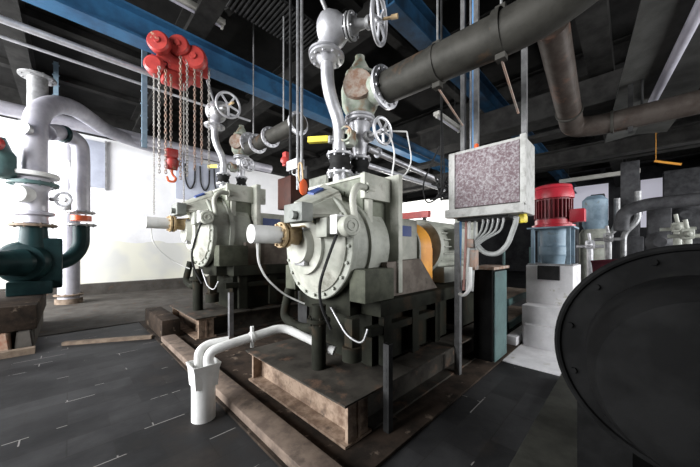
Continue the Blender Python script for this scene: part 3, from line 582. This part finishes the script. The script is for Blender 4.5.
tag(obj('background_pipe', one(cyl, (3.2,2.7,3.0), (7.5,2.7,3.0), .07, n=16), 'dblue'), 'dark blue pipe behind the valve right of the near handwheel', 'pipe')
tag(obj('background_pipe', one(cyl, (3.4,3.4,2.75), (8.5,3.4,2.75), .05, n=16), 'silver'), 'thin silver pipe behind the nearer refiner casing', 'pipe')
bm = B(); cyl(bm, (1.98,1.74,2.15), (3.7,1.70,2.05), .028, n=14); flange(bm, (2.12,1.737,2.142), (1,-.02,-.06), .05, .014, 0); tag(obj('branch_pipe', bm, 'silver'), 'thin pale branch pipe right of the small near handwheel', 'pipe')
bm = B(); tube(bm, [(1.99,1.50,2.22),(2.02,1.46,2.05),(1.98,1.47,1.82)], .007, .1, 8); tube(bm, [(2.14,1.42,2.26),(2.18,1.39,2.0),(2.12,1.42,1.86),(1.99,1.47,1.815)], .006, .1, 8); cyl(bm, (2.14,1.42,2.26), (2.0,1.6,2.28), .008, n=8); tag(obj('looped_hose', bm, 'white'), 'thin white hose looping down behind the small near handwheel', 'hose')
# hanging cable tangle near cabinet
bm = B()
for k in range(9):
    a = random.uniform(0,6.28); p0 = V((3.0,1.55,1.95)); pts = [p0+V((random.uniform(-.05,.05),random.uniform(-.3,.12),random.uniform(-.2,.12))) for _ in range(5)]; tube(bm, pts, .011, .08, 6, 5)
tag(obj('cable_tangle', bm, 'black'), 'black tangle of cables hanging left of the control cabinet', 'cables')
bm = B(); tube(bm, [(2.9,1.5,2.35),(2.9,1.72,1.95),(2.9,1.66,1.72),(2.9,1.5,1.78),(2.9,1.44,2.0),(2.9,1.47,2.6)], .009, .12, 8); tag(obj('hanging_cable', bm, 'black'), 'loop of black cable hanging between near refiner and control cabinet', 'cable')
tag(obj('hanging_rod', one(cyl, (2.75,1.40,1.85), (2.75,1.40,4.44), .012, n=8), 'dsteel'), 'dark vertical rod hanging left of the control cabinet', 'rod')
# between the refiners
t = thing('brown_box', 'dark brown box mounted between the two refiners', 'box', (2.05,3.1,1.72))
obj('body', one(box, 1.92, 2.2, 2.95, 3.25, 1.72, 2.12, .008), 'brownbox', t); obj('bracket', one(box, 2.2, 2.24, 3.0, 3.2, .0, 2.3), 'dsteel', t)
bm = B(); lathe(bm, (1.86,2.62,1.90), (-.3,-.9,0), [(0,.02),(.01,.042),(.05,.045),(.06,.025)], 16); bmesh.ops.scale(bm, vec=(1,1,2.0), verts=bm.verts[:], space=Matrix.Translation((-1.86,-2.62,-1.90))); tag(obj('ear_protector', bm, 'ored'), 'orange ear protector hanging before the dark brown box', 'ear protector')
bm = B(); tube(bm, [(1.86,2.67,1.98),(1.86,2.70,2.08),(1.86,2.68,2.2),(1.86,2.63,2.18),(1.86,2.61,2.05),(1.86,2.60,1.95)], .009, .05, 8); tag(obj('hanging_strap', bm, 'orange_rust'), 'thin strap hanging over the orange ear protector', 'strap')
bm = B(); ringtube(bm, (1.88,2.80,2.12), (1,.5,0), .035, .008, 16, 6); tube(bm, [(1.88,2.78,2.09),(1.88,2.72,1.98),(1.88,2.70,1.90)], .009, .05, 8); tag(obj('hanging_hook', bm, 'steel'), 'steel hook hanging left of the orange ear protector', 'hook')
tag(obj('small_junction_box', one(box, 1.84, 1.95, 2.70, 2.92, 2.14, 2.26, .01), 'silver'), 'small grey junction box behind the two vertical conduits', 'junction box')
bm = B(); lathe(bm, (2.0,3.2,2.36), (-.7,-.7,0), [(0,.02),(.02,.05),(.05,.05),(.06,.03)], 12); box(bm, 1.98,2.04,3.16,3.24,2.30,2.48,.01); tag(obj('red_cock', bm, 'red'), 'small red valve knob above the dark brown box', 'valve')
bm = B(); cyl(bm, (2.6,2.9,.0), (2.6,2.9,3.2), .03); tag(obj('grey_standpipe', bm, 'steel'), 'grey vertical pipe behind the orange ear protector', 'pipe')
bm = B(); box(bm, 5.3, 5.4, 6.3, 7.5, 0, 3.4); box(bm, 5.28, 5.3, 6.3, 7.5, 2.2, 2.24); tag(obj('cream_screen', bm, 'drum'), 'pale grey green screen standing between the two refiners', 'screen')
bm = B(); box(bm, 3.0, 3.02, 3.4, 4.9, 1.75, 1.79); tag(obj('guard_rail', bm, 'steel'), 'grey rail crossing the bright gap between the refiners', 'rail')

# ================================================================== LEFT WALL ITEMS
t = thing('wall_board', 'blue grey board on the white wall beside the elbow pipes', 'board', (.4,10.2,2.9)); obj('panel', one(box, -.15, .72, 10.24, 10.29, 2.9, 4.15, .006), 'panel', t)
obj('frame', one(box, .70, .74, 10.22, 10.295, 2.85, 4.2), 'steel', t)
t = thing('hose_board', 'dark grey board with hanging hoses on the wall behind the hoist', 'board', (3.0,10.2,2.9)); obj('panel', one(box, 2.4, 3.85, 10.22, 10.29, 2.85, 4.12, .006), 'panel', t)
for k in range(3):
    x = 2.65+k*.45; bm = B(); tube(bm, [(x,10.19,4.0),(x+.02,10.18,3.4),(x+.15,10.18,3.15),(x+.28,10.18,3.4),(x+.3,10.19,4.0)], .025, .15, 8); obj('hose', bm, 'dsteel', t)

# big silver elbow pipe and pump group
PX, PY = -.37, 6.3
t = thing('silver_elbow_pipe', 'fat silver elbow pipe rising from the left pump and bending to the wall', 'pipe', (PX,PY,2.3))
bm = B(); tube(bm, [(PX,PY,2.30),(PX,PY,2.86),(-.345,6.43,3.26),(-.27,6.6,3.47),(-.14,6.84,3.66),(.06,7.24,3.81),(.31,7.9,3.91),(.6,8.6,3.97),(1.15,9.35,4.1),(1.9,9.74,4.13),(3.0,9.8,4.13)], .145, .45, 24, 9); obj('pipe', bm, 'silverw', t)
bm = B(); cyl(bm, (-.36,6.82,3.35), (-.36,6.82,3.98), .12); flange(bm, (-.36,6.82,4.0), (0,0,1), .22, .03, 8, .014); obj('vent_stack', bm, 'steel', t)
bm = B(); lathe(bm, (PX,PY,2.28), (0,0,1), [(0,.15),(0,.27),(.03,.28),(.06,.27),(.06,.15)], 36); obj('collar', bm, 'white', t)
bm = B(); d = V((-.55,-.8,0)).normalized(); lathe(bm, V((PX,PY,2.95))+d*.1, d, [(0,.08),(.07,.08),(.07,.10),(.1,.10)], 20); obj('inspection_boss', bm, 'silver', t)
t = thing('side_branch_pipe', 'slimmer silver pipe with orange gasket dropping to the green pump elbow', 'pipe', (.15,6.7,1.6))
bm = B(); tube(bm, [(PX+.14,6.38,3.02),(-.1,6.55,3.12),(.14,6.7,3.06),(.15,6.7,2.75),(.15,6.7,1.86)], .118, .2, 22, 9); obj('pipe', bm, 'silverw', t)
obj('upper_flange', one(flange, (.15,6.7,1.845), (0,0,1), .185, .03, 8, .013), 'steel', t); obj('lower_flange', one(flange, (.15,6.7,1.63), (0,0,1), .2, .03, 8, .013), 'steel', t)
obj('gasket', one(cyl, (.15,6.7,1.70), (.15,6.7,1.79), .135, n=24), 'ored', t, 'orange gasket'); obj('band', one(lathe, (-.08,6.53,3.09), (.7,.6,.1), [(0,.12),(0,.135),(.05,.135),(.05,.12)]), 'pump', t)
t = thing('pump', 'dark green pump on the concrete block at the left edge', 'pump', (-.45,6.2,.55))
bm = B(); lathe(bm, (PX-.05,PY+.12,1.02), (-.3,-1,0), [(0,.22),(.03,.28),(.1,.3),(.2,.3),(.26,.26),(.28,.18),(.34,.15)], 36); cyl(bm, (PX,PY,1.1), (PX,PY,1.55), .17, .14); box(bm, PX-.25, PX+.2, PY-.2, PY+.2, .55, .75, .02); box(bm, PX+.05, PX+.3, PY-.12, PY+.12, .62, 1.38, .03); obj('casing', bm, 'pump', t)
bm = B(); flange(bm, (PX,PY,1.565), (0,0,1), .25, .035, 8, .014); obj('outlet_flange', bm, 'wood', t)
bm = B(); tube(bm, [(.15,6.7,1.615),(.15,6.7,1.25),(.0,6.62,1.02),(-.3,6.42,.95)], .112, .28, 22, 10); obj('suction_elbow', bm, 'pump', t)
bm = B(); lathe(bm, (PX-.1,PY-.12,1.02), (-.8,-.5,0), [(0,.2),(.1,.18),(.4,.16),(.42,.24),(1.1,.24),(1.14,.18)], 28); obj('motor', bm, 'pump', t)
t = thing('pump_valve', 'pale valve between the green pump and the fat silver elbow pipe', 'valve', (PX,PY,1.6))
bm = B(); lathe(bm, (PX,PY,1.60), (0,0,1), [(0,.16),(.06,.15),(.10,.15),(.12,.22),(.16,.22),(.18,.15),(.48,.15),(.56,.2),(.62,.22),(.66,.2)], 32); obj('body', bm, 'silverw', t)
bm = B(); flange(bm, (PX,PY,2.18), (0,0,1), .27, .05, 10, .014); obj('teal_flange', bm, 'teal', t)
bm = B(); d = V((-.6,-.8,0)).normalized(); lathe(bm, V((PX,PY,2.0))+d*.1, d, [(0,.12),(.1,.13),(.14,.11),(.16,.03)], 24); obj('cap', bm, 'white', t)
obj('side_wheel', wheel_mesh((-.06,6.2,1.98), (-.5,-.85,0), .1, .02, 4, .04), 'silver', t); obj('stem', one(cyl, (PX,PY,1.98), (.25,6.05+.1,1.98), .03) if False else one(cyl, (-.2,6.3,1.98), (-.06,6.2,1.98), .03), 'steel', t)
bm = B(); lathe(bm, (-.66,6.15,2.2), (0,0,1), [(0,.1),(.04,.14),(.32,.14),(.38,.1),(.55,.04)], 24); t = thing('valve_actuator', 'dark teal actuator with red cap at the left picture edge', 'actuator', (-.66,6.15,2.2)); obj('body', bm, 'teal', t)
obj('red_cap', one(lathe, (-.72,6.02,2.62), (.2,-.9,0), [(0,.09),(.08,.1),(.11,.06)], 20), 'red', t); obj('bracket', one(bar, (-.66,6.15,2.22), (-.45,6.28,2.22), .06, .06), 'teal', t)
t = thing('grey_riser', 'fat grey riser pipe with floor flange by the white wall', 'pipe', (-.0,8.9,0))
bm = B(); cyl(bm, (.0,8.9,.01), (.0,8.9,3.7), .185, n=28); obj('pipe', bm, 'silverw', t); bm = B(); flange(bm, (.0,8.9,.2), (0,0,1), .25, .03, 10, .014); cyl(bm, (.0,8.9,.01), (.0,8.9,.12), .23, n=28); obj('floor_flange', bm, 'wood', t)
tag(obj('slanted_pipe', one(tube, [(.02,7.6,2.9),(.12,7.6,2.4),(-.05,7.6,1.95)], .09, .1, 14), 'steel'), 'short grey slanted pipe between the two silver elbow pipes', 'pipe')
# block under the pump
tag(obj('concrete_block', one(box, -2.2, -.27, 5.02, 7.0, .26, .55, .015), 'plinth'), 'stained concrete block under the green pump', 'block')
for x0, x1, m_, lb in ((-.66,-.47,'brick','left'),(-.45,-.29,'conc','right')):
    bm = B(); hexa(bm, [(x0,5.02,.0),(x1,5.0,.0),(x1,5.17,.0),(x0,5.17,.0),(x0+.02,5.04,.255),(x1-.03,5.02,.255),(x1-.02,5.17,.255),(x0+.01,5.17,.255)])
    bmesh.ops.bevel(bm, geom=bm.edges[:], offset=.012, segments=2, affect='EDGES'); tag(obj('support_stone', bm, m_), lb + ' of the two rubble stones under the pump block', 'stone', 'rubble stones under the pump block')
tag(obj('inner_support', one(box, -2.2, -.3, 5.2, 6.9, .011, .258), 'conc'), 'dark concrete foot behind the rubble stones', 'block')
tag(obj('timber', one(bar, (-2.0,4.93,.035), (-.28,4.93,.035), .09, .07), 'wood'), 'weathered timber on the floor before the pump block', 'timber')
tag(obj('rubble_block', one(box, .86, 1.08, 4.35, 5.5, .02, .27, .02), 'plinth'), 'brown block lying in front of the rear skid', 'block')

# ================================================================== BACKGROUND MACHINERY, RIGHT
t = thing('tank_mixer', 'pale barrel with blue grey motor right of the red motor', 'tank', (9.0,.62,0))
obj('barrel', one(lathe, (9.0,.62,0), (0,0,1), [(0,.3),(1.6,.3),(1.7,.24)], 24), 'drum', t); obj('motor', one(lathe, (9.0,.62,1.7), (0,0,1), [(0,.2),(.1,.24),(.7,.24),(.8,.15)], 24), 'lblue', t)
for x, y, w_, h, lab in ((10,.02,.34,3.4,'dark upright machine frame left of the lilac window'), (9.0,-.42,.35,2.2,'dark upright machine frame before the lilac window'), (13,-1.1,.8,3.6,'dark upright machine frame at the far right')):
    bm = B(); box(bm, x-.2, x+.2, y-w_/2, y+w_/2, 0, h, .03); box(bm, x-.3, x+.3, y-w_*.7, y+w_*.7, 0, h*.45, .03); lathe(bm, (x-.2,y,h*.62), (-1,0,0), [(0,.2),(.1,.22),(.2,.1)], 20); tag(obj('background_machine', bm, 'machine'), lab, 'machine')
bm = B(); tube(bm, [(8.2,.15,1.6),(8.2,.12,2.0),(8.2,-.2,2.12),(8.2,-1.4,2.15)], .12, .2, 16); tag(obj('elbow_pipe', bm, 'machine'), 'dark horizontal arm pipe in front of the lilac window', 'pipe')
for x, y, z, m_, lab in ((7.0,.55,1.22,'silver','leftmost pale pump head above the maroon girder'), (7.1,.30,1.35,'steel','second pale pump head above the maroon girder'), (7.2,-.55,1.50,'drum','pale box right above the maroon girder'), (6.6,-.60,1.36,'drum','small pale box just above the black housing')):
    bm = B(); box(bm, x-.08, x+.08, y-.07, y+.07, z, z+.16, .03); cyl(bm, (x,y,0), (x,y,z), .05); lathe(bm, (x-.08,y,z+.08), (-1,0,0), [(0,.05),(.06,.04),(.08,.02)], 14); cyl(bm, (x,y,z+.16), (x,y+.02,z+.3), .025); cyl(bm, (x,y-.2,z+.05), (x,y+.2,z+.05), .03); tag(obj('small_pump', bm, m_), lab, 'pump head', 'pump heads behind the maroon girder')
for x, y, h, m_, lab in ((8.6,1.05,1.9,'machine','dark upright cabinet directly right of the red motor'),(11.5,.72,2.9,'farwall','dim grey column left of the dark upright frame')):
    bm = B(); box(bm, x-.15, x+.15, y-.16, y+.16, 0, h, .02); box(bm, x-.17, x-.15, y-.1, y+.1, h*.5, h*.8); tag(obj('dim_cabinet', bm, m_), lab, 'cabinet')
for x, y, z, lab in ((9.4,.24,1.75,'thin crooked pipe rising behind the maroon girder'),(9.6,-.12,1.9,'second thin crooked pipe behind the maroon girder')):
    bm = B(); tube(bm, [(x,y+.25,0),(x,y+.25,z-.3),(x,y,z),(x,y,z+.7)], .06, .15, 12); tag(obj('crooked_pipe', bm, 'steel'), lab, 'pipe', 'crooked pipes behind the maroon girder')
tag(obj('maroon_girder', one(ibeam, (6.2,.45,.80), (6.2,-2.5,1.12), .45, .2, .03), 'dred'), 'dark maroon girder behind the black housing', 'girder')
tag(obj('white_cylinder', one(lathe, (5.75,.58,.545), (-.8,-.5,.2), [(0,.1),(.02,.14),(.3,.14),(.34,.08)], 20), 'silver'), 'pale cylinder lying right of the white pedestal', 'cylinder') 
tag(obj('orange_rod', (lambda b: (cyl(b, (8,-.32,2.92), (8,-.66,2.78), .022, n=10), cyl(b, (8,-.34,2.92), (8,-.34,4.9), .003, n=6), b)[2])(B()), 'orange'), 'orange rod hanging in the dark background at right', 'rod')
tag(obj('machine_block', one(box, 5.42, 5.85, .3, .62, .012, .40, .02), 'machine'), 'dark block under the pale cylinder', 'block')
bm = B(); box(bm, 6.2, 6.8, 3.0, 3.7, 0, 1.7, .03); box(bm, 6.1,6.9,2.9,3.8,1.7,1.8,.02); tag(obj('rust_cabinet', bm, 'rust'), 'rusty brown cabinet behind the orange coupling guard', 'cabinet')
tag(obj('red_rail', one(box, 4.6, 4.7, 2.6, 4.1, 1.80, 1.92), 'red'), 'red rail behind the blue maker plate', 'rail')
for y in (2.7, 4.0): tag(obj('rail_post', one(box, 4.63, 4.67, y-.03, y+.03, 0, 1.80), 'dsteel'), ('right' if y < 3 else 'left') + ' dark post under the red rail', 'post')
for i, (y, m_) in enumerate(((1.75,'cream'),(1.95,'drum'))):
    bm = B(); cyl(bm, (4.45,y,0), (4.45,y,1.75), .075, n=18); flange(bm, (4.45,y,1.2), (0,0,1), .12, .03, 6, .012); tag(obj('upright_pipe', bm, m_), ('pale upright pipe right of the orange guard', 'greyer upright pipe just right of the orange guard')[i], 'pipe')

# ================================================================== LIGHT AND CAMERA
def area(loc, rot, sx, sy, e, col=(1,1,1)):
    l = bpy.data.lights.new('offscreen_light', 'AREA'); l.shape = 'RECTANGLE'; l.spread = math.radians(150); l.size = sx; l.size_y = sy; l.energy = e; l.color = col
    o = bpy.data.objects.new('offscreen_light', l); C.objects.link(o); o.location = loc; o.rotation_euler = rot; return o
for y0, y1, e in ((1.5,4.3,260),(4.7,7.4,330),(7.8,10.0,300)):  # area lights stand in for daylight at the added back windows
    area((-4.95,(y0+y1)/2,2.7), (0,-PI/2,0), 3.5, y1-y0, e, (.97,.98,1))
def spot(name, loc, e, r=.12, col=(1,.98,.95)):
    l = bpy.data.lights.new(name, 'POINT'); l.energy = e; l.shadow_soft_size = r; l.color = col
    o = bpy.data.objects.new(name, l); C.objects.link(o); o.location = loc; return o
area((3.9,-3.96,1.9), (PI/2,0,0), 3.4, 2.0, 120, (.97,.98,1))
spot('partition_fill', (7.4,5.6,2.3), 150)  # added fill light to brighten the white partition, no fixture there
area((9,-3.96,1.9), (PI/2,0,0), 4, 2.0, 150, (.95,.97,1))  # added area light lifting the background machinery, at an invented wall opening
w = bpy.data.worlds.new('World'); bpy.context.scene.world = w; w.use_nodes = True
w.node_tree.nodes['Background'].inputs[0].default_value = (.6,.65,.7,1); w.node_tree.nodes['Background'].inputs[1].default_value = .02
cd = bpy.data.cameras.new('camera'); cam = bpy.data.objects.new('camera', cd); C.objects.link(cam)
cam.location = (0,0,1.2); cam.rotation_euler = (PI/2,0,-PI/4); cd.sensor_width = 36; cd.lens = 36*281/700; cd.shift_y = 16.5/700; cd.clip_start = .05
sc = bpy.context.scene; sc.camera = cam
vs = sc.view_settings; vs.view_transform = 'Standard'; vs.look = 'None'; vs.gamma = 1; vs.use_curve_mapping = False; vs.exposure = 0.95
